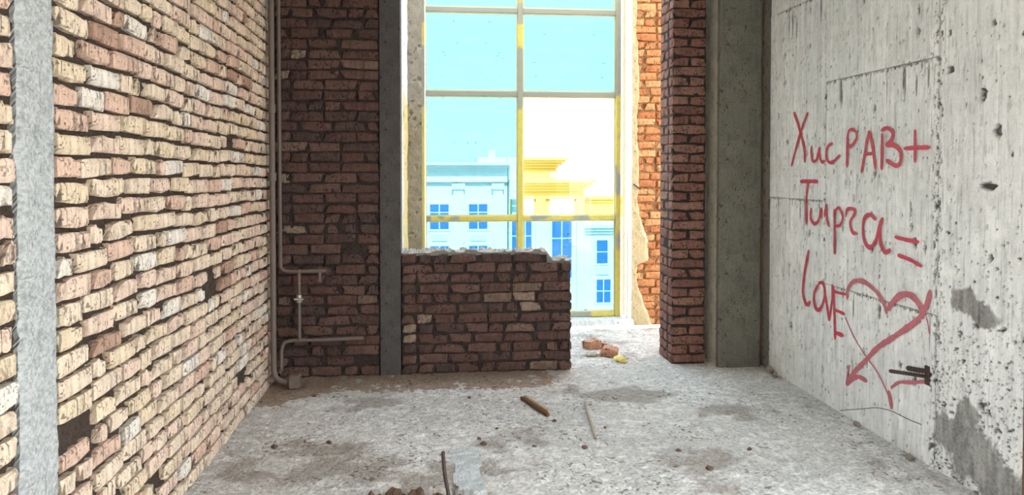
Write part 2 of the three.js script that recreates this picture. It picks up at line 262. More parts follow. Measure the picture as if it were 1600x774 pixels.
// ---- right wall: cast concrete in form panels
const RW_U = (z) => z + 5.56, RWW = 2.56;                  // local u runs towards the viewer
const RWX = 1100, RWY = 1480, RS = 420;                    // height and colour field of the wall
const rwH = new Float32Array(RWX * RWY), rwD = new Float32Array(RWX * RWY), rwP = new Float32Array(RWX * RWY);
{
  const r = rng(5), dab = (u, v, ru, rv, depth, dark) => {
    const seed = r() * 50, i0 = Math.max(0, Math.floor((u - 2 * ru) * RS)), i1 = Math.min(RWX - 1, Math.ceil((u + 2 * ru) * RS)), j0 = Math.max(0, Math.floor((v - 2 * rv) * RS)), j1 = Math.min(RWY - 1, Math.ceil((v + 2 * rv) * RS));
    for (let j = j0; j <= j1; j++) for (let i = i0; i <= i1; i++) {
      const x = (i / RS - u) / ru, y = (j / RS - v) / rv, d = Math.hypot(x, y) + 0.9 * (fbm(x * 1.6 + seed, y * 1.6, 3) - 0.5), s = sstep(1.05, 0.7, d), k = j * RWX + i;
      rwH[k] = Math.min(rwH[k], -depth * s); rwD[k] = Math.max(rwD[k], dark * s);
    }
  };
  // blow-holes seen in the photograph: distance from the column (u), height (v), half sizes
  for (const [u, v, a, b, dp, dk] of [[1.27, 2.62, 0.014, 0.024, 0.012, 0.7], [1.36, 2.62, 0.011, 0.03, 0.014, 0.75], [1.79, 2.45, 0.012, 0.03, 0.014, 0.8], [1.79, 2.33, 0.013, 0.026, 0.02, 0.9], [2.03, 2.28, 0.016, 0.017, 0.012, 0.75], [2.33, 2.27, 0.017, 0.017, 0.012, 0.75], [2.04, 2.09, 0.03, 0.02, 0.014, 0.75],
    [2.27, 1.94, 0.022, 0.036, 0.025, 0.95], [2.36, 1.76, 0.03, 0.036, 0.02, 0.85], [2.30, 1.50, 0.075, 0.018, 0.014, 0.8], [1.38, 1.95, 0.015, 0.026, 0.014, 0.8], [1.37, 2.42, 0.012, 0.014, 0.01, 0.6], [1.16, 2.13, 0.012, 0.02, 0.012, 0.7], [0.62, 2.45, 0.014, 0.02, 0.012, 0.7], [0.24, 2.44, 0.016, 0.024, 0.012, 0.65], [0.14, 2.0, 0.016, 0.026, 0.012, 0.65], [0.29, 1.79, 0.02, 0.024, 0.012, 0.65], [0.16, 1.79, 0.01, 0.018, 0.01, 0.6],
    [1.39, 1.55, 0.02, 0.028, 0.016, 0.8], [1.73, 1.36, 0.013, 0.05, 0.012, 0.7], [1.74, 1.26, 0.015, 0.02, 0.02, 0.9], [1.05, 1.2, 0.013, 0.03, 0.014, 0.8], [1.37, 1.1, 0.016, 0.024, 0.016, 0.8], [1.77, 1.18, 0.022, 0.03, 0.016, 0.85], [1.85, 1.16, 0.015, 0.03, 0.016, 0.8], [2.33, 1.16, 0.02, 0.02, 0.014, 0.75], [0.62, 1.13, 0.016, 0.024, 0.014, 0.7], [0.36, 0.42, 0.026, 0.04, 0.02, 0.85], [0.31, 0.52, 0.008, 0.06, 0.006, 0.7],
    [1.46, 0.74, 0.02, 0.045, 0.01, 0.7], [1.56, 0.60, 0.010, 0.03, 0.01, 0.7], [1.66, 0.47, 0.016, 0.03, 0.014, 0.75], [1.30, 0.38, 0.008, 0.03, 0.01, 0.7], [1.34, 0.39, 0.008, 0.03, 0.01, 0.7], [1.18, 0.34, 0.009, 0.04, 0.01, 0.7], [2.13, 0.76, 0.02, 0.012, 0.012, 0.7], [2.24, 0.82, 0.03, 0.014, 0.012, 0.75], [2.28, 0.44, 0.028, 0.02, 0.02, 0.9], [2.33, 0.42, 0.018, 0.014, 0.018, 0.85], [1.79, 0.42, 0.02, 0.03, 0.014, 0.8]]) dab(u, v, a, b, dp, dk);
  for (let n = 0; n < 1500; n++) { const u = r() * RWW, v = r() * CEIL, s = 0.002 + 0.007 * r() * r(); dab(u, v, s, s * (1 + 1.6 * r()), 0.005 + 0.007 * r(), 0.45 + 0.5 * r()); }
  for (let n = 0; n < 1100; n++) { const u = 1.95 + 0.65 * r(), v = Math.abs(r() + r() - 1) * 1.7 * (0.4 + 0.6 * r()), s = 0.002 + 0.008 * r() * r(); dab(u, v, s * (1 + r()), s, 0.006 + 0.007 * r(), 0.5 + 0.45 * r()); }
  for (const [c, n, w] of [[0.83, 120, 0.012], [1.95, 420, 0.026], [2.56, 60, 0.02]]) for (let i = 0; i < n; i++) { const s = 0.003 + 0.008 * r() * r(); dab(c + (r() + r() - 1) * w * 1.6, r() * CEIL, s, s * (1.2 + 2.4 * r()), 0.006 + 0.006 * r(), 0.45 + 0.45 * r()); }
  // grout that leaked and dripped below the form joints
  for (const [u0, u1, v] of [[0.83, 1.95, 2.17], [1.0, 1.95, 0.812], [0, 0.83, 1.37], [0.1, 0.83, 2.78]]) for (let u = u0; u < u1; u += 0.012) { const l = r() < 0.09 ? 0.03 + 0.11 * r() : 0.004 + 0.012 * r(); if (r() < 0.85) dab(u, v - l * 0.7, 0.004 + 0.004 * r(), l, 0.003, 0.35 + 0.45 * r()); }
  for (const [u, v, l] of [[1.02, 2.07, 0.1], [1.03, 2.05, 0.06], [1.87, 2.08, 0.07], [1.77, 2.04, 0.06], [0.42, 2.6, 0.09], [0.3, 2.66, 0.12], [0.36, 2.64, 0.08]]) dab(u, v, 0.009, l, 0.003, 0.6);
  // trowelled cement patches, ragged outline
  const blob = (pts, s) => { for (let j = 0; j < RWY; j++) for (let i = 0; i < RWX; i++) { const u = i / RS, v = j / RS; let d = 9; for (const [a, b, ra, rb] of pts) d = Math.min(d, Math.hypot((u - a) / ra, (v - b) / rb)); if (d > 1.6) continue; d += 0.75 * (fbm(u * 14 + s, v * 9, 4) - 0.5); const k = j * RWX + i; rwP[k] = Math.max(rwP[k], sstep(1.06, 0.8, d + 0.35 * (fbm(u * 60, v * 30 + s, 3) - 0.5))); } };
  blob([[2.20, 0.20, 0.20, 0.17], [2.42, 0.12, 0.2, 0.13], [2.06, 0.22, 0.1, 0.12], [2.20, 0.36, 0.09, 0.1]], 3);
  blob([[2.16, 0.93, 0.09, 0.07], [2.3, 0.87, 0.1, 0.05], [2.24, 0.9, 0.12, 0.05]], 8);
}
const rwAt = (F, u, v) => { const x = clamp(u * RS, 0, RWX - 1.01), y = clamp(v * RS, 0, RWY - 1.01), i = Math.floor(x), j = Math.floor(y), a = x - i, b = y - j, k = j * RWX + i; return F[k] * (1 - a) * (1 - b) + F[k + 1] * a * (1 - b) + F[k + RWX] * (1 - a) * b + F[k + RWX + 1] * a * b; };
const rwMap = colorTex(1100, 1480, (s, t) => {
  const u = s * RWX / RS, v = t * RWY / RS, a = fbm(u * 5, v * 5, 5), streak = vnoise(u * 75, v * 2.2), st2 = vnoise(u * 22 + 8, v * 0.9), g = fbm(u * 120, v * 120, 2), rub = sstep(0.5, 0.7, fbm(u * 22 + 3, v * 14, 4));
  const D = rwAt(rwD, u, v), P = rwAt(rwP, u, v), scratch = sstep(0.80, 0.9, vnoise(u * 130 + 5, v * 9)) * 0.35;
  let k = 0.80 + 0.20 * (a - 0.5) + 0.13 * (streak - 0.5) + 0.10 * (st2 - 0.5) + 0.12 * (g - 0.5) + 0.06 * rub; k *= 1 - scratch * 0.6; const drip = sstep(0.68, 0.8, vnoise(u * 70 + 11, v * 3.4)) * sstep(0.45, 0.6, fbm(u * 30, v * 16 + 4, 5)), grime = sstep(0.6, 0.7, fbm(u * 34 + 2, v * 24, 4)); k *= (1 - 0.2 * drip) * (1 - 0.07 * grime);
  let c = [k, k * 1.005, k * 0.965]; const p = 0.30 + 0.34 * (fbm(u * 26, v * 9, 5) - 0.5) + 0.16 * (g - 0.5) + 0.1 * (streak - 0.5);
  c = [mix(c[0], p, P), mix(c[1], p * 0.97, P), mix(c[2], p * 0.9, P)]; return c.map((x, i) => mix(x, [0.055, 0.05, 0.042][i], Math.min(0.97, D * 1.2) * (1 - 0.75 * P)));  // blow-holes go near black for their inner shade; grout drips share the mask
});
const rightWall = thing('wall_right', 'pale grey cast concrete wall with form joints and red graffiti', 'wall', [X_RIGHT, 0, -5.56], { kind: 'structure', turn: -Math.PI / 2 });
{
  const m = mat([1, 1, 1], { map: rwMap, bumpMap: own(concBump, 3.2, 4.2), bumpScale: 0.003, roughness: 0.88 });
  part('wall_core', box(-0.6, RWW, 0, CEIL, -0.3, -0.03), conc([0.3, 0.29, 0.27]), rightWall);
  const panel = (u0, u1, v0, v1, d) => {
    const g = relief(u0 + 0.003, u1 - 0.003, v0 + 0.0015, v1 - 0.0015, 0.0062, (u, v) => { const e = Math.min(u - u0, u1 - u, v - v0 + 0.02, v1 - v + 0.02); return d + 1.7 * rwAt(rwH, u, v) * (1 - 0.8 * rwAt(rwP, u, v)) + 0.005 * (fbm(u * 6, v * 6, 3) - 0.5) + 0.0022 * (fbm(u * 40, v * 14, 3) - 0.5) + 0.004 * rwAt(rwP, u, v) * (fbm(u * 30, v * 20, 3)) - 0.008 * sstep(0.012, 0, e + 0.006 * (fbm(u * 50, v * 50, 2) - 0.5)); }, 0.034, [RWX / RS, RWY / RS]);
    part('form_panel', g, m, rightWall);
  };
  for (const [v0, v1, d] of [[0, 1.37, 0], [1.37, 2.78, 0.003], [2.78, CEIL, 0]]) panel(0, 0.83, v0, v1, d);
  for (const [v0, v1, d] of [[0, 0.812, 0.004], [0.812, 2.17, 0.0], [2.17, CEIL, 0.006]]) panel(0.83, 1.95, v0, v1, d);
  panel(1.95, RWW, 0, CEIL, 0.001);
  // the wall goes on past the doorway, widened out of view for more light
  part('wall_core', box(6.8, FZ1 + 5.56, 0, CEIL, -0.3, 0), conc([0.5, 0.49, 0.46]), rightWall);
  part('door_head', box(RWW, 6.8, 2.95, CEIL, -0.3, 0), conc([0.5, 0.49, 0.46]), rightWall);
}
// brown timber lining of the doorway in the right wall
thing('trim_1', 'brown timber door lining at the near end of the concrete wall', 'door lining', [X_RIGHT, 0, -3.0], { kind: 'structure', geo: (() => { const g = relief(0, 0.30, 0, 2.95, 0.02, (u, v) => 0.006 * (fbm(u * 20, v * 6, 3) - 0.5), 0.05); g.rotateY(0).translate(-0.012, 0, 0.045); return g; })(), mat: mat([0.17, 0.09, 0.055], { map: own(concMap, 3, 0.8), roughness: 0.8 }) });

// ---- graffiti: brushed strokes of red paint lying on the concrete
{
  const red = mat([0.70, 0.075, 0.11], { map: own(mortarMap, 5, 5), roughness: 0.6, side: THREE.DoubleSide }), pink = mat([0.66, 0.19, 0.22], { map: own(mortarMap, 5, 5), roughness: 0.6, side: THREE.DoubleSide });
  const stroke = (pts, w, seed) => {
    const c = new THREE.CatmullRomCurve3(pts.map(([z, y]) => new THREE.Vector3(RW_U(z), y, 0)), false, 'catmullrom', 0.5), n = Math.max(8, Math.ceil(c.getLength() / 0.012)), P = [], U = [], I = [];
    for (let i = 0; i <= n; i++) {
      const p = c.getPointAt(i / n), t = c.getTangentAt(i / n), e = Math.min(i, n - i) / n, round = Math.min(1, 0.45 + e * c.getLength() / w * 0.9), k = w * 0.44 * round * (0.8 + 0.5 * fbm(i * 0.35 + seed * 7, seed, 2));
      for (const s of [-1, 0, 1]) { const j = s ? 0.0022 * (fbm(i * 0.9 + seed * 3 + s * 9, s + 4, 2) - 0.5) : 0; P.push(p.x - t.y * (s * k + j), p.y + t.x * (s * k + j), 0.0075 + (s ? 0 : 0.0012)); U.push(p.x - t.y * s * k, p.y + t.x * s * k); }
      if (i) { const a = 3 * i - 3; for (const q of [0, 1]) I.push(a + q, a + 3 + q, a + 4 + q, a + q, a + 4 + q, a + 1 + q); }
    }
    const g = new THREE.BufferGeometry(); g.setAttribute('position', new THREE.Float32BufferAttribute(P, 3)); g.setAttribute('uv', new THREE.Float32BufferAttribute(U, 2)); g.setIndex(I); g.computeVertexNormals(); return g;
  };
  let n = 1;
  const word = (name, label, m, strokes) => part(name, mergeGeometries(strokes.map(([w, pts]) => stroke(pts, w, n++))), m, rightWall, label);
  word('graffiti_lettering', 'first line of red graffiti lettering', red, [
    [0.030, [[-5.159, 2.005], [-5.076, 1.882], [-5.001, 1.728], [-4.992, 1.631]]], [0.030, [[-4.953, 1.988], [-5.039, 1.88], [-5.11, 1.758], [-5.189, 1.606]]],
    [0.026, [[-4.897, 1.751], [-4.903, 1.69], [-4.878, 1.643], [-4.828, 1.654], [-4.79, 1.738]]], [0.026, [[-4.79, 1.738], [-4.789, 1.679], [-4.762, 1.636], [-4.714, 1.641]]],
    [0.026, [[-4.623, 1.757], [-4.685, 1.735], [-4.706, 1.677], [-4.683, 1.64], [-4.63, 1.63], [-4.532, 1.677]]],
    [0.028, [[-4.448, 1.814], [-4.45, 1.7], [-4.452, 1.593]]], [0.024, [[-4.448, 1.814], [-4.42, 1.833], [-4.365, 1.825], [-4.345, 1.785], [-4.377, 1.748], [-4.438, 1.719]]],
    [0.027, [[-4.292, 1.558], [-4.243, 1.728], [-4.214, 1.817]]], [0.027, [[-4.214, 1.817], [-4.179, 1.725], [-4.143, 1.577]]], [0.022, [[-4.255, 1.675], [-4.21, 1.677], [-4.165, 1.678]]],
    [0.028, [[-4.082, 1.795], [-4.083, 1.69], [-4.085, 1.579]]], [0.028, [[-4.094, 1.81], [-4.034, 1.821], [-3.98, 1.79], [-3.998, 1.748], [-4.049, 1.724]]], [0.03, [[-4.049, 1.724], [-3.963, 1.718], [-3.91, 1.681], [-3.909, 1.625], [-3.949, 1.602], [-4.043, 1.637]]],
    [0.024, [[-3.785, 1.8], [-3.783, 1.7], [-3.781, 1.617]]], [0.026, [[-3.88, 1.698], [-3.77, 1.699], [-3.655, 1.698]]]]);
  word('graffiti_lettering', 'second line of red graffiti lettering', red, [
    [0.028, [[-5.057, 1.498], [-4.93, 1.5], [-4.809, 1.501]]], [0.028, [[-4.944, 1.499], [-4.969, 1.349], [-4.963, 1.192]]],
    [0.026, [[-4.896, 1.318], [-4.905, 1.248], [-4.853, 1.208], [-4.794, 1.238], [-4.763, 1.324]]], [0.024, [[-4.763, 1.324], [-4.76, 1.29], [-4.768, 1.256]]], [0.024, [[-4.717, 1.26], [-4.705, 1.32], [-4.693, 1.353]]], [0.022, [[-4.693, 1.353], [-4.691, 1.261], [-4.659, 1.197]]],
    [0.026, [[-4.594, 1.324], [-4.591, 1.17], [-4.588, 1.023]]], [0.024, [[-4.593, 1.308], [-4.54, 1.332], [-4.495, 1.273], [-4.523, 1.223], [-4.583, 1.211]]],
    [0.024, [[-4.458, 1.276], [-4.447, 1.324], [-4.383, 1.335], [-4.355, 1.313], [-4.409, 1.247], [-4.38, 1.187], [-4.325, 1.184]]],
    [0.029, [[-4.133, 1.281], [-4.196, 1.31], [-4.26, 1.273], [-4.264, 1.181], [-4.231, 1.123], [-4.18, 1.114], [-4.13, 1.163], [-4.095, 1.254], [-4.065, 1.3]]], [0.03, [[-4.065, 1.3], [-4.095, 1.24], [-4.086, 1.152], [-4.044, 1.098], [-3.985, 1.119]]],
    [0.024, [[-3.952, 1.196], [-3.852, 1.189], [-3.736, 1.186]]], [0.024, [[-3.923, 1.095], [-3.817, 1.082], [-3.713, 1.057]]]]);
  word('graffiti_lettering', 'third line of red graffiti lettering', red, [
    [0.03, [[-4.925, 1.019], [-4.975, 0.87], [-5.004, 0.706], [-4.949, 0.628], [-4.893, 0.659]]], [0.027, [[-4.79, 0.795], [-4.848, 0.716], [-4.832, 0.634], [-4.778, 0.621], [-4.729, 0.676], [-4.702, 0.756], [-4.732, 0.812], [-4.79, 0.803]]],
    [0.027, [[-4.716, 0.776], [-4.671, 0.656], [-4.647, 0.571]]], [0.027, [[-4.647, 0.571], [-4.609, 0.727], [-4.61, 0.823]]], [0.029, [[-4.599, 0.817], [-4.579, 0.614], [-4.571, 0.461]]], [0.022, [[-4.604, 0.779], [-4.52, 0.78], [-4.445, 0.784]]], [0.024, [[-4.574, 0.659], [-4.51, 0.657], [-4.455, 0.653]]], [0.03, [[-4.572, 0.512], [-4.51, 0.512], [-4.465, 0.514]]]]);
  word('graffiti_heart', 'pink-red painted heart pierced by a line', pink, [
    [0.03, [[-4.431, 0.75], [-4.425, 0.823], [-4.358, 0.88], [-4.262, 0.894], [-4.18, 0.875], [-4.1, 0.841], [-4.034, 0.78], [-4.018, 0.738]]], [0.042, [[-4.012, 0.765], [-3.951, 0.828], [-3.881, 0.875], [-3.803, 0.885], [-3.745, 0.858], [-3.698, 0.812], [-3.707, 0.774]]],
    [0.038, [[-3.638, 0.942], [-3.672, 0.853], [-3.743, 0.76], [-3.916, 0.643], [-4.105, 0.521], [-4.217, 0.419], [-4.335, 0.318], [-4.434, 0.205]]], [0.013, [[-4.455, 0.638], [-4.352, 0.532], [-4.241, 0.454], [-4.102, 0.375], [-3.992, 0.275]]],
    [0.018, [[-4.398, 0.344], [-4.42, 0.27], [-4.434, 0.205]]], [0.03, [[-4.434, 0.205], [-4.31, 0.29], [-4.203, 0.293]]], [0.022, [[-3.972, 0.32], [-3.891, 0.376], [-3.774, 0.409], [-3.664, 0.447]]], [0.038, [[-3.992, 0.301], [-3.975, 0.254], [-3.959, 0.201]]], [0.011, [[-3.671, 0.793], [-3.655, 0.75], [-3.642, 0.703]]]]);
}

// ================================================================== COLUMNS, PARAPET, PIER
{ // concrete column at the left of the opening
  const c = thing('concrete_column', 'dark grey concrete column between the brick panel and the window opening', 'column', [-0.43, 0, Z_BACK]);
  const f = (u, v) => 0.004 * (fbm(u * 9, v * 9, 4) - 0.5) + 0.003 * (fbm(u * 50, v * 50, 2) - 0.5);
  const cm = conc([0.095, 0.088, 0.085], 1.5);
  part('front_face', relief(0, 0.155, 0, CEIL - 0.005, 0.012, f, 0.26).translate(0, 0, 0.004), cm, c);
}
{ // half-height brick parapet
  const w = 1.33, p = thing('brick_parapet', 'low red brick parapet with a ragged cement top across the opening', 'half wall', [-0.27, 0, Z_BACK]);
  const top = (u) => 0.938 - 0.072 * sstep(1.12, 1.19, u);
  const core = []; for (const [a, b, t] of [[0.004, 1.13, 0.915], [1.13, w - 0.012, 0.845]]) core.push(relief(a, b, 0, t, 0.014, lump(14), 0.22).translate(0, 0, -0.016));
  part('mortar', mergeGeometries(core), mortar(MORTAR_RED), p);
  const list = courses({ seed: 33, u0: 0.0, u1: w, v0: 0.0, v1: 0.935, bond: (row, r, first) => (first && row % 2 ? 0.12 : r() < 0.6 ? 0.2455 : r() < 0.75 ? 0.125 : 0.18), wide: 0.08, missing: 0.004, joint: 0.0105, wave: 1.4, skip: (u, v) => v > 0.86 && u > 1.16 });
  layBricks(p, list, redMats, redW);
  const end = courses({ seed: 34, u0: 0.0, u1: 0.25, v0: 0.0, v1: 0.858, bond: (row) => (row % 2 ? 0.125 : 0.25) });
  layBricks(p, end, redMats, redW, { M: new THREE.Matrix4().makeRotationY(Math.PI / 2).setPosition(w - 0.005, 0, 0), depth: 0.02 });
  // mortar bed left on top
  const g = relief(0, w - 0.004, 0.03, 0.25, 0.011, (u, v) => top(u) + 0.014 * (fbm(u * 12, v * 12, 4) - 0.5) + 0.02 * sstep(0.6, 0.8, vnoise(u * 30, v * 30)), -0.84);
  g.rotateX(-Math.PI / 2); part('cement_bed', g, mortar([0.62, 0.58, 0.52]), p, 'pale crumbly cement on top');
}
{ // brick pier at the right of the opening
  const p = thing('brick_pier', 'narrow full-height red brick pier at the right of the opening', 'pier', [1.9, 0, -5.79]);
  const w = 0.29, d = 0.35;
  part('mortar', relief(0.014, w - 0.012, 0, CEIL, 0.014, lump(22), d - 0.03).translate(0, 0, -0.015), mortar(MORTAR_RED), p);
  const list = courses({ seed: 41, u0: 0, u1: w, v0: 0, v1: CEIL, bond: (row, r, first) => (row % 2 ? 0.145 : 0.29), wide: 0.02, wave: 0.8, proud: 0.008 });
  const pierMats = brickMats([[0.27, 0.13, 0.098], [0.235, 0.112, 0.087], [0.31, 0.165, 0.125]]);
  layBricks(p, list, pierMats, [0.45, 0.35, 0.2], { seen: (b) => b.v < 3.0, depth: 0.10 });
  part('side_mortar', box(0.008, 0.02, 0, CEIL - 0.01, -d + 0.004, -0.02), mortar(MORTAR_RED), p);
  const side = courses({ seed: 42, u0: 0, u1: d - 0.012, v0: 0, v1: CEIL, joint: 0.008, bond: (row) => (row % 2 ? 0.23 : 0.12), wide: 0.02, wave: 0.7, proud: 0.008 });
  layBricks(p, side, pierMats, [0.4, 0.3, 0.3], { M: new THREE.Matrix4().makeRotationY(-Math.PI / 2).setPosition(0.001, 0, -d), depth: 0.03, seen: (b) => b.v < 3.0 });
}
{ // concrete column in the right corner
  const c = thing('concrete_column', 'broad stained concrete column in the right corner behind the graffiti wall', 'column', [2.235, 0, -5.64]);
  const pits = (u, v) => -0.010 * sstep(0.80, 0.88, vnoise(u * 22, v * 15 + 3)) * sstep(0.4, 0.55, fbm(u * 4, v * 4, 2)) + 0.004 * (fbm(u * 8, v * 8, 4) - 0.5);
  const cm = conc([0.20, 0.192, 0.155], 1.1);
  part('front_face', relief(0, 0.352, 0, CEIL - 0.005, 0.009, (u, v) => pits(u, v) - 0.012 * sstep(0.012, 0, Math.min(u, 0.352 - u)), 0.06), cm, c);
  part('side_face', relief(0, 0.6, 0, CEIL - 0.005, 0.012, pits, 0.3).rotateY(-Math.PI / 2).translate(0.006, 0, -0.63), conc([0.62, 0.58, 0.47], 1.1), c);  // paler than the front: window light on this side is put in its colour
  part('form_line', box(0.01, 0.315, 2.57, 2.574, 0, 0.002), cm, c);
  // slot between column and wall is closed at its back
  part('slot_back', box(0.3, 0.4, 0, CEIL - 0.005, -0.3, -0.2), conc([0.2, 0.19, 0.17]), c);
}

// ================================================================== TERRACE BEHIND THE OPENING, LEFT UNROOFED TO LET IN LIGHT
{ // left side wall, whitewashed
  const w = thing('wall_terrace_left', 'whitewashed rough side wall of the terrace beyond the parapet', 'wall', [-0.27, 0, Z_BACK - 0.27], { kind: 'structure', turn: Math.PI / 2 });
  const m = mat([1, 1, 1], { map: colorTex(256, 512, (s, t) => { const u = s * 1.6, v = t * 3.9, bare = sstep(0.02, -0.05, v - 2.25 + 0.3 * (fbm(u * 6, v * 6, 4) - 0.5)) * sstep(0.3, 0.36, u + 0.12 * (fbm(v * 7, 3, 3) - 0.5)), k = 0.85 + 0.25 * (fbm(u * 30, v * 30, 4) - 0.5), cr = sstep(0.78, 0.86, vnoise(u * 40, v * 22)); return [mix(0.88, 0.78, bare) * k * (1 - 0.5 * cr), mix(0.88, 0.64, bare) * k * (1 - 0.5 * cr), mix(0.86, 0.28, bare) * k * (1 - 0.5 * cr)]; }), roughness: 0.95, bumpMap: own(concBump, 2, 4), bumpScale: 0.01 });
  part('plaster', relief(0, 1.33, 0, 3.9, 0.014, (u, v) => 0.02 * (fbm(u * 7, v * 7, 4) - 0.5) + 0.008 * (fbm(u * 30, v * 30, 3) - 0.5) - 0.01, 0.3, [1.6, 3.9]), m, w);
}
{ // far wall: grey stub left of the glazing
  const w = thing('wall_far_left', 'weathered grey masonry stub left of the window glazing', 'wall', [-0.29, 0, Z_FAR + 0.04], { kind: 'structure' });
  part('render', relief(0, 0.15, 0, 3.95, 0.009, (u, v) => 0.012 * (fbm(u * 20, v * 20, 4) - 0.5) - 0.02 * sstep(0.72, 0.82, fbm(u * 24, v * 24, 2)), 0.25), conc([0.40, 0.36, 0.31], 2), w);
}
// far wall right of the glazing: orange brick where the render has come off
{
  const w = thing('wall_far_right', 'orange brick wall with torn beige render beside the window glazing', 'wall', [1.955, 0, Z_FAR], { kind: 'structure' });
  const edge = (v) => { // distance of the torn render edge from the glazing, following the photograph
    const k = [[0, 0.24], [0.05, 0.22], [0.35, 0.1], [0.5, 0.07], [0.62, 0.075], [0.66, 0.2], [0.85, 0.2], [1.1, 0.11], [1.3, 0.07], [1.5, 0.1], [2.0, 0.07], [2.6, 0.09], [3.0, 0.06], [4.0, 0.06]];
    let i = 0; while (i < k.length - 2 && v > k[i + 1][0]) i++; return mix(k[i][1], k[i + 1][1], clamp((v - k[i][0]) / (k[i + 1][0] - k[i][0]))) + 0.03 * (fbm(v * 16, 2, 3) - 0.5);
  };
  part('mortar', relief(0, 2.44, 0, 3.95, 0.02, lump(31), 0.3).translate(0, 0, -0.016), mortar([0.45, 0.24, 0.11]), w);
  layBricks(w, courses({ seed: 51, u0: 0.03, u1: 2.44, v0: 0, v1: 3.95, wide: 0.06, missing: 0.01, proud: 0.02, wave: 1.6 }), brickMats([[0.74, 0.32, 0.13], [0.66, 0.25, 0.10], [0.80, 0.44, 0.20]]), [0.5, 0.3, 0.2], { seen: (b) => b.u < 0.4 && b.v < 3.3 });
  // render coat with a ragged edge
  const n = 180, P = [], U = [], I = [], N = 8;
  for (let j = 0; j <= n; j++) { const v = 3.95 * j / n, e = Math.max(0.03, edge(v)); for (let i = 0; i <= N; i++) { const u = e * i / N; P.push(u, v, i === N ? -0.01 : 0.016 + 0.006 * (fbm(u * 20, v * 20, 3) - 0.5)); U.push(u, v); if (i < N && j < n) { const a = j * (N + 1) + i; I.push(a, a + 1, a + N + 2, a, a + N + 2, a + N + 1); } } }
  const g = new THREE.BufferGeometry(); g.setAttribute('position', new THREE.Float32BufferAttribute(P, 3)); g.setAttribute('uv', new THREE.Float32BufferAttribute(U, 2)); g.setIndex(I); g.computeVertexNormals();
  part('render', g, conc([0.74, 0.60, 0.36], 1.6), w, 'torn beige cement render');
}
thing('wall_terrace_right', 'plain terrace side wall hidden behind the brick pier', 'wall', [4.4, 0, -7.6], { kind: 'structure', geo: box(0, 0.2, 0, 1.0, 0, 1.6), mat: conc([0.7, 0.6, 0.42]) });
// threshold slab under the glazing
thing('trim_2', 'pale cast threshold slab on the floor under the window', 'threshold', [0, 0, 0], { kind: 'structure', geo: relief(-0.15, 1.96, 7.14, 7.45, 0.012, (x, y) => 0.085 + 0.012 * (fbm(x * 9, y * 9, 4) - 0.5) - 0.05 * sstep(0.05, 0, y - 7.14), 0.0).rotateX(-Math.PI / 2), mat: conc([0.72, 0.76, 0.76], 2) });
thing('trim_3', 'white upright cover strip between the glazing and the beige render', 'cover strip', [1.915, 0, Z_FAR - 0.06], { kind: 'structure', geo: softBox(0, 0.045, 0.03, 3.95, 0, 0.1, 0.008), mat: mat([0.88, 0.86, 0.82], { roughness: 0.5 }) });

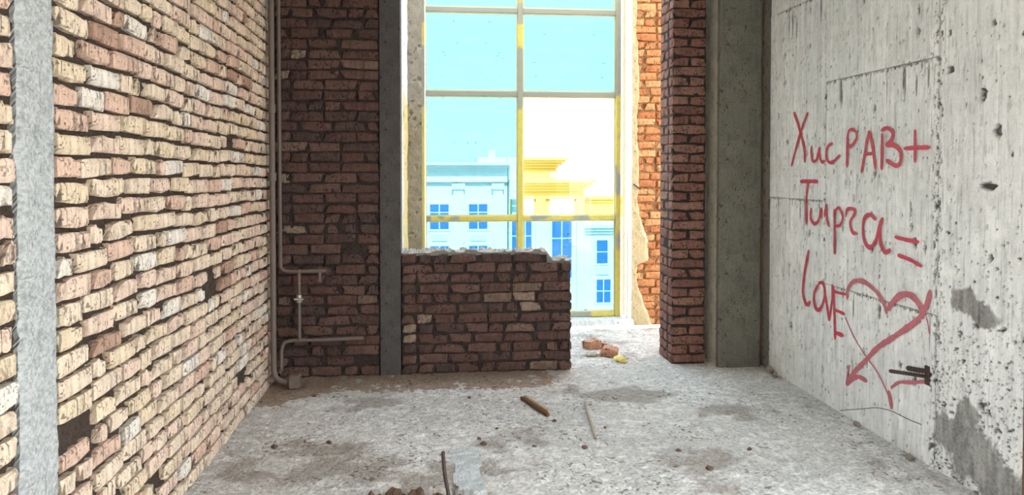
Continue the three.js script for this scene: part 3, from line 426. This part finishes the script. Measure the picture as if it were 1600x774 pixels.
// ---- the glazing
{
  const win = thing('window_1', 'tall glazed window wall with yellow taped frame and blue tinted panes', 'window', [0, 0, Z_FAR - 0.06], { kind: 'structure' });
  const tape = (s, seed) => mat([1, 1, 1], { roughness: 0.45, map: colorTex(128, 512, (u, v) => { const t = sstep(0.42, 0.5, fbm(u * 3 + seed, v * s * 14, 3) - (v > 0.58 + 0.03 * vnoise(u * 6, seed) ? 0.16 : -0.06)), b = 0.9 + 0.2 * (fbm(u * 30, v * 120 + seed, 3) - 0.5); return [mix(0.40, 0.78, t) * b, mix(0.42, 0.68, t) * b, mix(0.36, 0.16, t) * b]; }) });
  const tm = tape(1, 3), tm2 = tape(0.8, 9), grey = mat([0.34, 0.36, 0.33], { roughness: 0.5 });
  const X = [-0.135, 0.838, 1.84], Y = [0.115, 1.1, 2.346, 3.176, 3.95];
  const uvfit = (g) => { const p = g.attributes.position, uv = g.attributes.uv; for (let i = 0; i < p.count; i++) uv.setXY(i, (p.getX(i) + p.getZ(i)) * 1.1, p.getY(i) / 4); return g; };
  const uvfitH = (g) => { const p = g.attributes.position, uv = g.attributes.uv; for (let i = 0; i < p.count; i++) uv.setXY(i, (p.getY(i) + p.getZ(i)) * 1.1, p.getX(i) / 3); return g; };
  for (const [x, w] of [[X[0], 0.022], [X[1], 0.027], [X[2], 0.028]]) part('frame_post', uvfit(softBox(x - w, x + w, 0.085, 4.0, -0.05, 0.02, 0.006)), x === X[2] ? tm2 : tm, win);
  Y.forEach((y, j) => { for (let i = 0; i < 2; i++) { const a = X[i] + 0.027, b = X[i + 1] - 0.027; part('frame_rail', uvfitH(softBox(a, b, y - 0.024, y + 0.024, -0.045, 0.014, 0.005)), j < 3 ? (j === 2 ? grey : tm) : grey, win); } });
  // panes: blue solar film, except the clear pane right of the mullion in the third row
  const dots = (seed, n) => { const r = rng(seed), L = Array.from({ length: n }, () => [r(), r(), 0.003 + 0.005 * r()]); return L; };
  const film = (seed) => { const L = dots(seed, 7); return new THREE.MeshPhysicalMaterial({ color: rgb(1, 1, 1), roughness: 0.02, transmission: 1, thickness: 0, ior: 1.45, map: colorTex(256, 256, (u, v) => { let s = 0; for (const [a, b, q] of L) s = Math.max(s, sstep(q * 1.4, q, Math.hypot(u - a, (v - b) * 1.2))); const c = 1 - 0.06 * fbm(u * 4, v * 9 + seed, 4), k = 1 - 0.6 * s; return [FILM[0] * c * k, FILM[1] * c * k, FILM[2] * c * k]; }) }); };
  const FILM = [0.275, 0.43, 0.485];                        // each face of the pane carries a share of the tint
  const clear = new THREE.MeshPhysicalMaterial({ color: rgb(0.97, 0.98, 0.97), roughness: 0.02, transmission: 1, thickness: 0, ior: 1.45 });
  const bead = mat([0.75, 0.70, 0.34], { roughness: 0.5 });
  for (let j = 0; j < 4; j++) for (let i = 0; i < 2; i++) {
    const a = X[i] + 0.027, b = X[i + 1] - 0.027, c = Y[j] + 0.024, d = Y[j + 1] - 0.024, open = i === 1 && j === 1;
    const g = box(a, b, c, d, -0.022, -0.016), p = part('glass_pane', g, open ? clear : film(60 + j * 2 + i), win, open ? 'clear glass pane without film' : 'blue tinted glass pane');
    const s = new THREE.Shape([[a, c], [b, c], [b, d], [a, d]].map((q) => new THREE.Vector2(...q))); s.holes.push(new THREE.Path([[a + 0.012, c + 0.012], [b - 0.012, c + 0.012], [b - 0.012, d - 0.012], [a + 0.012, d - 0.012]].map((q) => new THREE.Vector2(...q))));
    part('glazing_bead', new THREE.ExtrudeGeometry(s, { depth: 0.012, bevelEnabled: false }).translate(0, 0, -0.012), bead, p);
  }
}

// ================================================================== ACROSS THE STREET
{
  const b = thing('classical_building', 'pale classical building with cornices and yellow attic across the street', 'building', [0, -14, -40]);
  const white = mat([0.80, 0.80, 0.77]), cream = mat([0.72, 0.71, 0.66]), yellow = mat([0.25, 0.205, 0.03]), yellow2 = mat([0.21, 0.17, 0.022]), glass = mat([0.05, 0.16, 0.36], { roughness: 0.25 }), glass2 = mat([0.22, 0.30, 0.36], { roughness: 0.25 });
  const B = (name, m, x0, x1, y0, y1, z0, z1, parent = b) => part(name, box(x0, x1, y0 + 14, y1 + 14, z0, z1), m, parent);
  // stepped cornice: boards that project more the higher they are
  const cornice = (m, x0, x1, y0, y1, z, out, n = 4, lf = 1) => { for (let i = 0; i < n; i++) { const a = y0 + (y1 - y0) * i / n, c = y0 + (y1 - y0) * (i + 1) / n, o = out * (i + 1) / n; B('cornice', m, x0 - o * lf, x1 + o, a, c, z - 2, z + o); } };
  const win = (x0, x1, y0, y1, z, m = glass, cols = 2, rows = 3) => {
    const f = B('window', white, x0 - 0.09, x1 + 0.09, y0 - 0.09, y1 + 0.09, z - 0.2, z + 0.06), dx = (x1 - x0) / cols, dy = (y1 - y0) / rows;
    for (let i = 0; i < cols; i++) for (let j = 0; j < rows; j++) B('pane', m, x0 + dx * i + 0.03, x0 + dx * (i + 1) - 0.03, y0 + dy * j + 0.03, y0 + dy * (j + 1) - 0.03, z + 0.04, z + 0.075, f);
  };
  // left wing
  B('wall', white, -14, 3.85, -14, 1.9, -8, 0);
  cornice(white, -14, 3.35, 1.45, 2.06, 0, 0.65); cornice(cream, -14, 3.6, 0.92, 1.08, 0, 0.25, 2); B('parapet', cream, 2.3, 4.7, 1.9, 2.36, -4, -1.2);
  B('roof_vent', cream, 2.98, 3.4, 2.3, 2.8, -3, -2.6);
  for (const [a, c] of [[-5.6, -5.0], [-3.4, -2.8], [-1.25, -0.68], [0.896, 1.45], [3.052, 3.578]]) { B('pilaster', white, a, c, -14, 0.92, 0, 0.22); B('capital', cream, a - 0.08, c + 0.08, 0.6, 0.92, 0, 0.32); }
  for (const x of [-4.6, -2.5, -0.38, 1.72]) { win(x, x + 1.06, -1.58, -0.18, 0); B('sill_panel', cream, x + 0.1, x + 0.98, -2.2, -1.83, 0, 0.08); win(x, x + 1.06, -4.4, -2.45, 0); B('panel_frame', cream, x - 0.3, x - 0.22, -2.3, 0.85, 0, 0.1); }
  // central block: white below, yellow attic above
  B('wall', white, 3.9, 7.95, -14, -0.9, -8, 0.8); B('wall', white, 3.9, 4.6, -0.9, 0.9, -8, 0.8); B('wall', yellow, 4.62, 7.95, -0.9, 0.9, -8, 0.8);
  cornice(white, 3.91, 4.59, 0.5, 1.13, 0.83, 0.0, 1); cornice(yellow, 4.62, 7.7, 0.5, 1.12, 0.8, 0.75, 4, 0); B('attic', white, 3.9, 4.6, 1.1, 2.3, -7, -0.2); B('attic', yellow, 4.62, 6.6, 1.1, 2.0, -7, -0.2); cornice(yellow, 4.62, 6.5, 1.75, 2.34, -0.2, 0.7, 4, 0); B('attic_window', glass2, 6.25, 6.5, 1.2, 1.55, -0.2, -0.15);
  cornice(yellow2, 4.62, 7.8, 0.1, 0.2, 0.8, 0.2, 1);
  for (const [a, c] of [[5.3, 5.8], [7.5, 7.93], [3.92, 4.0]]) { B('pilaster', white, a, c, -14, -0.9, 0.8, 1.0); B('pilaster', yellow2, a, c, -0.9, 0.1, 0.8, 0.98); }
  win(3.98, 5.1, -0.65, 0.12, 0.8, glass2, 3, 2); win(3.98, 5.1, -4.4, -1.05, 0.8, glass, 3, 4); win(6.154, 7.28, -0.68, 0.12, 0.8, glass2, 2, 2); win(6.154, 7.28, -4.2, -0.95, 0.8, glass, 2, 3);
  // right wing, lower
  B('wall', yellow, 7.9, 16, -1.0, 0.0, -8, -0.4); B('wall', white, 7.9, 16, -14, -1.0, -8, -0.4); cornice(yellow2, 8.1, 16, -0.15, 0.15, -0.4, 0.2, 2); cornice(white, 8.1, 16, -1.9, -1.4, -0.4, 0.4, 3);
  for (const [a, c] of [[7.95, 8.3], [10.4, 10.9], [13, 13.5]]) { B('pilaster', white, a, c, -14, -2.0, -0.4, -0.15); }
  for (const x of [8.87, 11.4, 14]) { win(x, x + 0.68, -3.6, -2.25, -0.4, glass, 1, 2); win(x, x + 0.85, -5.8, -4.45, -0.4, glass, 2, 2); B('sill_panel', cream, x, x + 0.75, -4.2, -3.8, -0.4, -0.3); }
  B('string_course', cream, 7.9, 16, -6.3, -6.1, -0.4, -0.15);
}
thing('street', 'grey asphalt street far below the window', 'street', [0, -14.2, -20], { kind: 'structure', geo: box(-60, 60, 0, 0.2, -60, 60), mat: mat([0.32, 0.31, 0.3]) });

// ================================================================== PIPES
{
  const paint = mat([0.20, 0.155, 0.13], { map: own(concMap, 4, 4), roughness: 0.6 });
  const p = thing('heating_riser', 'painted steel heating riser in the dark left corner with floor elbow', 'pipe', [-1.17, 0, -5.42]);
  part('pipe', tube([[0, CEIL - 0.005, 0], [0, 2.2, 0], [0, 0.5, 0], [0, 0.14, 0], [0.02, 0.075, 0.01], [0.07, 0.055, 0.01], [0.12, 0.052, 0.01]], 0.021, 80, 14, 0.2), paint, p);
  for (const y of [2.02, 1.53]) part('coupling', new THREE.LatheGeometry([[0.02, -0.03], [0.028, -0.028], [0.028, 0.028], [0.02, 0.03]].map((q) => new THREE.Vector2(...q)), 16).translate(0, y, 0), paint, p);
  part('end_fitting', softBox(0.11, 0.19, 0.008, 0.105, -0.04, 0.05, 0.01), paint, p);
  const q = thing('radiator_pipework', 'thin radiator supply pipes with a small valve on the dark brick', 'pipe', [-1.15, 0, -5.6]);
  part('supply_pipe', tube([[-0.005, CEIL - 0.005, 0], [-0.005, 2, 0], [-0.005, 0.95, 0], [-0.002, 0.85, 0], [0.03, 0.828, 0], [0.09, 0.825, 0], [0.33, 0.828, 0]], 0.0145, 90, 12, 0.2), paint, q);
  part('return_pipe', tube([[0.6, 0.315, 0], [0.3, 0.308, 0], [0.08, 0.308, 0], [0.02, 0.295, 0], [0.0, 0.24, 0], [0, 0.1, 0.03], [0, 0.09, 0.06], [0, 0.085, 0.12]], 0.014, 70, 12, 0.2), paint, q);
  part('bypass_pipe', rod([0.13, 0.825, 0], [0.13, 0.31, 0], 0.0125), paint, q);
  part('stub', rod([0.28, 0.828, 0], [0.28, 0.745, 0], 0.011), paint, q);
  const v = part('valve', new THREE.LatheGeometry([[0.012, -0.03], [0.021, -0.026], [0.018, -0.008], [0.024, 0], [0.018, 0.008], [0.021, 0.026], [0.012, 0.03]].map((k) => new THREE.Vector2(...k)), 14).translate(0.13, 0.62, 0), mat([0.5, 0.45, 0.36], { metalness: 0.6, roughness: 0.4 }), q);
  part('handle', softBox(0.095, 0.165, 0.612, 0.628, 0.018, 0.03, 0.004), mat([0.42, 0.36, 0.3]), v);
  for (const y of [0.8255, 0.31]) part('tee', new THREE.SphereGeometry(0.019, 12, 10).translate(0.13, y, 0), paint, q);
}

// ================================================================== THINGS STICKING OUT AND LYING ABOUT
const rust = mat([0.075, 0.05, 0.042], { roughness: 0.75, map: own(mortarMap, 6, 6) });
// ribbed bar along a polyline
function rebar(pts, r) {
  const c = new THREE.CatmullRomCurve3(pts.map((p) => new THREE.Vector3(...p))), n = Math.ceil(c.getLength() / 0.004), g = new THREE.TubeGeometry(c, n, r, 10, false), p = g.attributes.position, nn = g.attributes.normal;
  for (let i = 0; i <= n; i++) if (i % 4 < 2) for (let j = 0; j <= 10; j++) { const k = i * 11 + j; p.setXYZ(k, p.getX(k) + nn.getX(k) * r * 0.16, p.getY(k) + nn.getY(k) * r * 0.16, p.getZ(k) + nn.getZ(k) * r * 0.16); }
  const cap = (t) => { const q = c.getPointAt(t); return new THREE.SphereGeometry(r, 10, 6).translate(q.x, q.y, q.z); };
  g.computeVertexNormals(); return mergeGeometries([g, cap(0), cap(1)]);
}
thing('rebar', 'rusty steel bar standing up out of the broken floor hole', 'steel bar', [0.058, -0.06, -3.47], { geo: rebar([[0, 0, 0], [-0.006, 0.1, -0.004], [-0.022, 0.19, -0.008], [-0.030, 0.292, -0.012]], 0.009), mat: rust });
thing('rebar', 'longer black steel bar sticking out of the graffiti wall under the heart', 'steel bar', [2.62, 0.468, -3.668], { geo: rebar([[0, 0, 0], [-0.1, 0.018, -0.004], [-0.21, 0.035, -0.012]], 0.0095), mat: rust });
thing('rebar', 'shorter black steel stub close above the longer bar in the graffiti wall', 'steel bar', [2.62, 0.498, -3.672], { geo: rebar([[0, 0, 0], [-0.05, 0.006, -0.002], [-0.11, 0.018, -0.006]], 0.013), mat: rust });
thing('steel_plate', 'small rusty embedded plate where the bars leave the graffiti wall', 'plate', [2.612, 0.482, -3.66], { geo: softBox(-0.012, 0.004, -0.055, 0.05, -0.02, 0.02, 0.005), mat: rust });
thing('wire', 'thin dark wire arching low along the graffiti wall', 'wire', [2.6, 0, 0], { geo: tube([[-0.012, 0.028, -4.47], [-0.010, 0.125, -4.206], [-0.014, 0.173, -4.072], [-0.012, 0.196, -3.944], [-0.008, 0.199, -3.785], [0.006, 0.2, -3.7]], 0.0022, 60, 6), mat: rust });

thing('bent_wire', 'short bent wire end poking out of the beige render beside the glazing', 'wire', [2.06, 1.39, Z_FAR], { geo: tube([[0, 0, -0.01], [-0.03, 0.015, 0.03], [-0.085, 0.05, 0.05]], 0.007, 16, 7), mat: rust });

// irregular lump with a few flat faces
function chunk(seed, sx, sy, sz, rough = 0.35, det = 1) {
  const g = mergeVertices(new THREE.IcosahedronGeometry(1, det).deleteAttribute('normal').deleteAttribute('uv')), p = g.attributes.position, r = rng(seed), cut = Array.from({ length: 5 }, () => new THREE.Vector3(r() - 0.5, r() - 0.5, r() - 0.5).normalize()), v = new THREE.Vector3();
  for (let i = 0; i < p.count; i++) { v.fromBufferAttribute(p, i).multiplyScalar(1 + rough * (r() - 0.5)); for (const c of cut) { const d = v.dot(c) - 0.62; if (d > 0) v.addScaledVector(c, -d); } if (v.y < -0.6) v.y = -0.6; p.setXYZ(i, v.x * sx, (v.y + 0.6) * sy, v.z * sz); }
  const uv = new Float32Array(p.count * 2); for (let i = 0; i < p.count; i++) { uv[2 * i] = p.getX(i) + p.getZ(i); uv[2 * i + 1] = p.getY(i) + p.getZ(i); } g.setAttribute('uv', new THREE.BufferAttribute(uv, 2));
  return toCreasedNormals(g, 0.5);
}
const fy = (x, z) => floorH(x, z) - 0.002;
const frag = brickMats([[0.62, 0.34, 0.22], [0.60, 0.30, 0.2], [0.16, 0.10, 0.075]]);
const brickChunk = (w, h, d, seed) => { const a = brickGeo(w, h, d, seed % 5).clone(); const back = new THREE.PlaneGeometry(w * 0.98, h * 0.98); back.rotateY(Math.PI); back.translate(0, 0, -d); return mergeGeometries([a, mergeVertices(back)]); };
{
  let t = thing('brick_fragment', 'broken orange half brick lying behind another piece in the window opening', 'brick', [1.40, fy(1.4, -6.34) + 0.045, -6.34], { geo: brickChunk(0.16, 0.085, 0.1, 1), mat: frag[0] }); t.rotation.set(-0.15, 0.5, 0.12);
  t = thing('brick_fragment', 'broken orange half brick with pale mortar, nearer piece in the window opening', 'brick', [1.44, fy(1.44, -6.06) + 0.04, -6.06], { geo: brickChunk(0.15, 0.075, 0.1, 2), mat: frag[1] }); t.rotation.set(0.1, -0.35, -0.2);
  thing('mortar_lump', 'pale mortar lump beside the two broken bricks', 'rubble', [1.31, fy(1.31, -6.13), -6.13], { geo: chunk(4, 0.07, 0.03, 0.05), mat: mortar([0.62, 0.58, 0.5]) });
  t = thing('foam_scrap', 'crumpled yellow foam scrap at the end of the broken bricks', 'scrap', [1.51, fy(1.51, -5.93), -5.93], { geo: chunk(9, 0.045, 0.04, 0.08, 0.7), mat: mat([0.82, 0.70, 0.25]) }); t.rotation.y = 0.4;
}
{ // split batten of wood
  const a = new THREE.Vector3(0.587, 0, -4.989), c = new THREE.Vector3(0.715, 0, -4.615), L = a.distanceTo(c), m = thing('wood_batten', 'short split wooden batten lying on the floor before the parapet', 'batten', [(a.x + c.x) / 2, 0.014, (a.z + c.z) / 2], { turn: Math.atan2(-(c.z - a.z), c.x - a.x) });
  part('dark_face', softBox(-L / 2, L / 2, -0.012, 0.012, 0, 0.02, 0.003), mat([0.16, 0.085, 0.05], { map: own(concMap, 2, 8) }), m); part('split_face', softBox(-L / 2 + 0.01, L / 2 - 0.03, -0.009, 0.02, -0.022, -0.001, 0.004), mat([0.55, 0.38, 0.22], { map: own(concMap, 2, 8) }), m);
  m.rotation.order = 'YXZ';
}
{ const a = [0.995, 0.012, -4.86], c = [0.92, 0.010, -4.19]; thing('wood_lath', 'thin bleached wooden lath lying on the floor right of the batten', 'lath', a, { geo: tube([[0, 0, 0], [-0.03, 0.004, 0.22], [-0.05, 0.001, 0.45], [c[0] - a[0], c[1] - a[1], c[2] - a[2]]], 0.009, 30, 6).scale(1, 0.7, 1), mat: mat([0.50, 0.42, 0.33], { map: own(concMap, 6, 6) }) }); }
{ // pale plaster scrap beside the upright bar
  const g = relief(0.07, 0.235, 3.46, 4.15, 0.012, (x, y) => floorH(x, -y) + 0.0015 + 0.003 * fbm(x * 30, y * 30, 3), 0), keep = [], p = g.attributes.position, id = g.index.array;
  const inside = (x, y) => fbm(x * 18, y * 7, 3) + 0.5 * Math.min((x - 0.07) / 0.05, (0.235 - x) / 0.05, (y - 3.46) / 0.08, (4.15 - y) / 0.08, 1) > 0.56; for (let i = 0; i < id.length; i += 3) { if ([0, 1, 2].every((q) => inside(p.getX(id[i + q]), p.getY(id[i + q])))) keep.push(id[i], id[i + 1], id[i + 2]); } g.setIndex(keep); g.rotateX(-Math.PI / 2); g.computeVertexNormals();
  thing('plaster_smear', 'pale bluish smear of plaster on the floor beside the upright bar', 'plaster', [0, 0, 0], { geo: g, mat: conc([0.66, 0.70, 0.72], 3) });
}
{ // rubble in the floor hole
  for (const [x, z, s, label] of [[-0.20, -3.56, 0.055, 'brown brick lump at the left edge of the floor hole'], [-0.30, -3.54, 0.045, 'dark brick lump leftmost in the floor hole'], [-0.10, -3.55, 0.05, 'brown brick lump in the middle of the floor hole'], [0.0, -3.54, 0.035, 'dark brick lump left of the upright bar'], [0.12, -3.53, 0.03, 'dark lump right of the upright bar']])
    thing('rubble_lump', label, 'rubble', [x, -0.035, z], { geo: chunk(Math.round(100 + x * 100), s, s * 0.9, s * 0.8, 1.0), mat: frag[2], group: 'rubble in the floor hole' });
}
{ // dark pebbles and crumbs
  const spots = [[0.73, -4.52, 0.012, 'dark pebble just past the lower end of the batten'], [0.83, -4.06, 0.014, 'dark pebble left below the end of the lath'], [0.262, -4.19, 0.016, 'dark chip behind the plaster smear'], [0.245, -4.27, 0.010, 'tiny dark chip beside the larger chip behind the plaster smear'], [0.36, -4.43, 0.009, 'dark crumb between the plaster smear and the batten'], [1.42, -3.70, 0.018, 'brown pebble in the right foreground'], [1.35, -3.98, 0.013, 'dark pebble right of centre in the foreground'], [1.75, -3.95, 0.012, 'dark pebble on the rough patch near the concrete wall'], [-0.62, -4.30, 0.014, 'dark crumb on the left of the floor near the brick wall'], [-0.92, -4.25, 0.015, 'dark crumb against the foot of the pale brick wall'], [0.55, -4.12, 0.011, 'small dark crumb in the middle of the floor'], [1.02, -4.38, 0.009, 'small dark crumb close right of the lath'], [-0.85, -5.2, 0.013, 'brown crumb near the foot of the riser'], [0.22, -5.05, 0.010, 'brown crumb in the shade before the parapet']];
  spots.forEach(([x, z, s, label], i) => thing('pebble', label, 'pebble', [x, fy(x, z), z], { geo: chunk(200 + i, s * 1.3, s, s, 0.4), mat: frag[2].clone(), group: 'pebbles on the floor' }));
}
{ // broken mortar along the foot of the right wall
  const r = rng(88); const lab = ['at the column end of the right wall', 'under the first graffiti panel', 'under the heart', 'near the grey cement patch'];
  [[2.57, -5.45, 0.035], [2.56, -5.33, 0.028], [2.57, -4.25, 0.022], [2.55, -3.72, 0.024]].forEach(([x, z, s], i) => thing('mortar_lump', 'crumbled mortar lump on the floor ' + lab[i], 'rubble', [x, fy(x, z), z], { geo: chunk(300 + i, s * 0.9, s, s * 1.4), mat: mortar([0.42, 0.37, 0.30]) }));
}

renderer.render(scene, camera);
